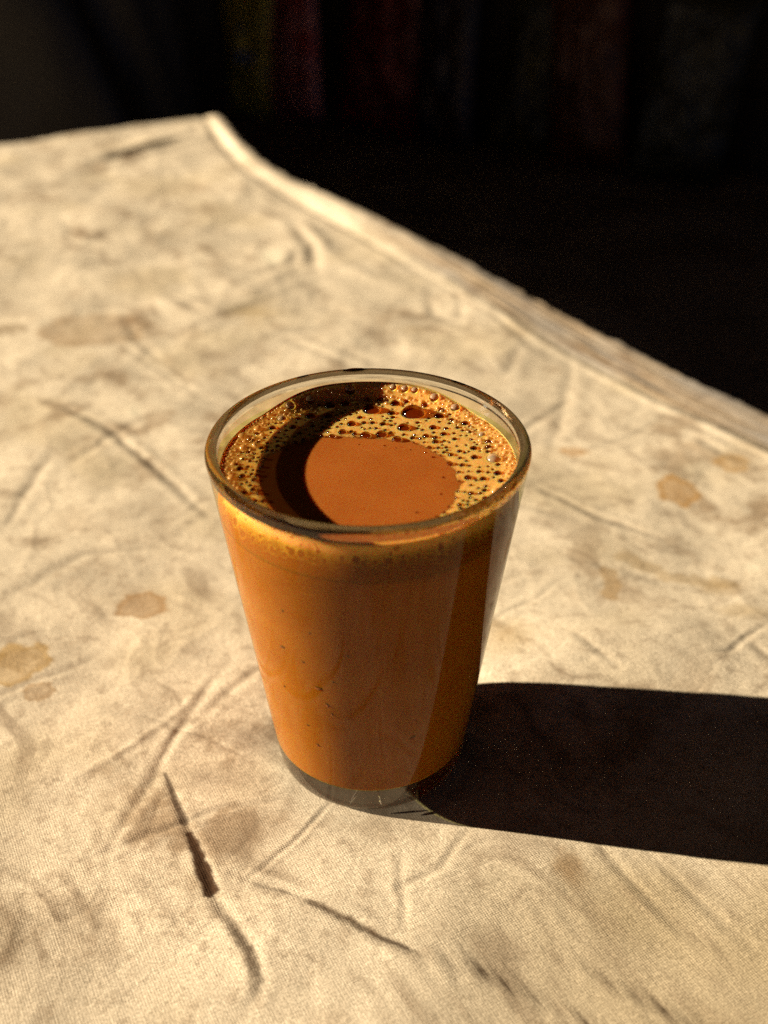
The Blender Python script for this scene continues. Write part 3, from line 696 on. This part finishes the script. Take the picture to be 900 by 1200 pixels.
for k in range(9000):        # bubbles crowding up against the wall
    t0 = rng.uniform(-.35*math.pi, 1.35*math.pi); r0 = rng.choice([.40, .55, .75, 1.05], p=[.36, .32, .22, .10])
    rd = RW - r0*.8 - rng.exponential(1.6)
    if rd < RW-6 or (math.sin(t0) < 0 and rd < RW-3): continue
    x, y = rd*math.cos(t0), rd*math.sin(t0)
    if any((x-a)**2+(y-b)**2 < ((r0+c)*.93)**2 for a, b, c in pk): continue
    if min(np.hypot(arr[:nbig, 0]-x, arr[:nbig, 1]-y) - arr[:nbig, 2]) < r0*.9: continue
    pk.append((x, y, r0))
    if len(pk) > 620: break
dome_cluster('wall_bubbles', [(x, y, foam_top(x, y)-.05, r0, .85) for x, y, r0 in pk], goldfilm_m)

# specks of tea leaf against the glass, and residue on the rim
def blob(name, mat, parent, ang, z, w, h, t, lean=0):
    bm = bmesh.new(); bmesh.ops.create_icosphere(bm, subdivisions=2, radius=1)
    for v in bm.verts:
        k = 1 + .35*mnoise.noise(Vector(v.co)*1.7 + Vector((ang, z, 0)))
        v.co = (v.co.x*t*MM*k, v.co.y*w*MM*k, v.co.z*h*MM*k)
    me = bpy.data.meshes.new(name); bm.to_mesh(me); bm.free()
    rr = outer_r(z) - SK
    o = link(name, me, mat, parent); o.location = (rr*math.cos(R(ang))*MM, rr*math.sin(R(ang))*MM, z*MM)
    o.rotation_euler = (R(lean), R(-7), R(ang)); return o
for ang, z, w, h, ln in ((-112, 45, .75, .6, 20), (-109, 40, .3, .8, 30), (-107, 37, .25, .5, 10), (-118, 52, .3, .3, 0), (-128, 54, .7, .35, 20),
                         (-121, 30, .35, .25, 0), (-117, 24, .3, .5, 10), (-113, 62, .25, .25, 0), (-68, 28, .9, .35, 40), (-105, 48, .25, .3, 0),
                         (-132, 40, .25, .25, 0), (-124, 66, .3, .25, 0), (-98, 57, .3, .3, 0)):
    blob('tea_leaf_speck', speck_m, tea, ang, z, w*1.2, h*1.2, .07, ln)

# dried tea on the far rim and a run down the inside
def smear(ang, rr, z, w, h, t):
    bm = bmesh.new(); bmesh.ops.create_icosphere(bm, subdivisions=3, radius=1)
    for v in bm.verts:
        k = 1 + .3*mnoise.noise(Vector(v.co)*1.5 + Vector((ang, z, 0)))
        a = R(ang) + v.co.y*w*k/rr; q = rr + v.co.x*t
        v.co = (q*math.cos(a)*MM, q*math.sin(a)*MM, (z + v.co.z*h*k - .12*(v.co.y*k)**2)*MM)
    me = bpy.data.meshes.new('tea_residue'); bm.to_mesh(me); bm.free(); link('tea_residue', me, drip_m, glass)
smear(96, 34.3, 91.55, 3.3, .55, .55); smear(52, 34.2, 91.6, 2.2, .3, .5); smear(118, 34.35, 91.5, 1.5, .25, .45)

# ------------------------------------------------------------------ things in the shade behind
def packet(cx_px_s, w, h, t, cols, label, off=60, lean=6, rot=0, roll=0, z0=GZ+6):
    """pillow bag: two crinkled skins meeting in crimped ends, standing against the boards"""
    nu, nv = 40, 56; u = np.linspace(-1, 1, nu)[:, None]*np.ones((1, nv)); v = np.linspace(0, 1, nv)[None, :]*np.ones((nu, 1))
    seed = 300 + int(abs(cx_px_s)) % 90
    puff = np.clip(1-np.abs(u)**2.6, 0, 1)**.6*np.clip(1-np.abs(2*v-1)**5, 0, 1)**.7
    crk = fbm(u*2.2, v*4, seed, 4)
    wid = w/2*(1 - .05*puff + .012*np.sin(v*40)*(np.abs(2*v-1) > .9))
    fr_ = t/2*puff*(1+.25*crk) + 1.0 + 3*crk*puff
    pts = np.concatenate([np.stack([u*wid, -fr_, v*h], -1), np.stack([u*wid, t/2*puff*.5+1.0, v*h], -1)[::-1]], 0)
    me, _ = grid_mesh('packet', pts*MM, wrap_u=True)
    m, n, l, p = new_mat('printed_foil')
    tc = n.new('ShaderNodeTexCoord'); mp = n.new('ShaderNodeMapping'); l.new(tc.outputs['Generated'], mp.inputs['Vector'])
    mp.inputs['Scale'].default_value = (1.6, 0.2, 2.4); mp.inputs['Location'].default_value = (seed*.37, 0, seed*.11)
    tx = n.new('ShaderNodeTexNoise'); tx.inputs['Scale'].default_value = 1.7; tx.inputs['Detail'].default_value = 2; l.new(mp.outputs[0], tx.inputs['Vector'])
    r = ramp(n, l, tx.outputs['Fac'], [(0.30 + .4*i/(len(cols)-1), c) for i, c in enumerate(cols)]); r.color_ramp.interpolation = 'EASE'
    l.new(r.outputs['Color'], p.inputs['Base Color']); p.inputs['Roughness'].default_value = .38; p.inputs['Metallic'].default_value = .15
    o = link('snack_packet', me, m); q = WA + WD*cx_px_s - WN*off
    o.location = (q[0]*MM, q[1]*MM, z0*MM); o.rotation_euler = (R(-lean), R(roll), math.atan2(WD[1], WD[0]) + R(rot))
    tag(o, label, 'packet', 'snack packets against the dark boards'); return o
PK = [
 (800, 175, 330, 60, [(.10, .30, .75), (.85, .62, .05), (.80, .66, .10), (.85, .62, .05), (.05, .70, .20)], 'yellow, blue and green foil packet beside the black sack'),
 (955, 150, 320, 60, [(.80, .08, .06), (.80, .30, .28), (.60, .05, .04)], 'pinkish red foil packet next to the yellow and blue one'),
 (1160, 190, 340, 70, [(.26, .014, .01), (.14, .01, .008), (.28, .04, .025)], 'dark red foil packet between pinkish red and blue black packets'),
 (1340, 150, 330, 60, [(.02, .02, .04), (.06, .035, .028), (.02, .02, .03)], 'blue black foil packet beside the dark red one'),
 (1490, 130, 330, 55, [(.10, .08, .012), (.05, .04, .01), (.03, .03, .012)], 'olive yellow foil packet between dark packets'),
 (1650, 160, 335, 60, [(.11, .014, .008), (.15, .05, .012), (.05, .012, .008)], 'maroon foil packet with orange print next to the olive one'),
 (1830, 170, 330, 60, [(.03, .027, .012), (.045, .04, .015), (.02, .018, .01)], 'dark olive foil packet at the dim end of the row'),
]
for (s, w, h, t, cols, lab), (off, rot, roll) in zip(PK, [(75, 8, 5), (55, -9, -7), (62, 4, 6), (100, -14, -3), (58, 9, 9), (80, -6, -8), (110, 12, 5)]): packet(s, w, h, t, cols, lab, off=off, rot=rot, roll=roll)

# black plastic sack standing on the ground behind the table
nu, nv = 160, 90
th = np.linspace(0, 2*math.pi, nu, endpoint=False)[:, None]*np.ones((1, nv)); v = np.linspace(0, 1, nv)[None, :]*np.ones((nu, 1))
prof = np.clip(sstep(0, .10, v)*.25+.75, 0, 1)*(1 - .16*v)*(1 - .72*sstep(.86, .97, v) + .25*sstep(.97, 1, v))
prof = np.where(v == 0, 0.02, prof)
fold = .10*fbm(np.cos(th)*1.6+v*.8, np.sin(th)*1.6+v*1.6, 401, 3) + .035*(1-np.abs(fbm(np.cos(th)*4, np.sin(th)*4+v*2.5, 407, 3)))
rr = prof*(1+fold)
P = np.stack([rr*np.cos(th)*430, rr*np.sin(th)*280, v*950], -1)*MM
me, _ = grid_mesh('sack', P, wrap_u=True)
sack = link('plastic_sack', me, sack_m); sack.location = (-680*MM, 1520*MM, (GZ-2)*MM)
tag(sack, 'bulging black plastic sack standing on the ground behind the cloth-covered table', 'sack')
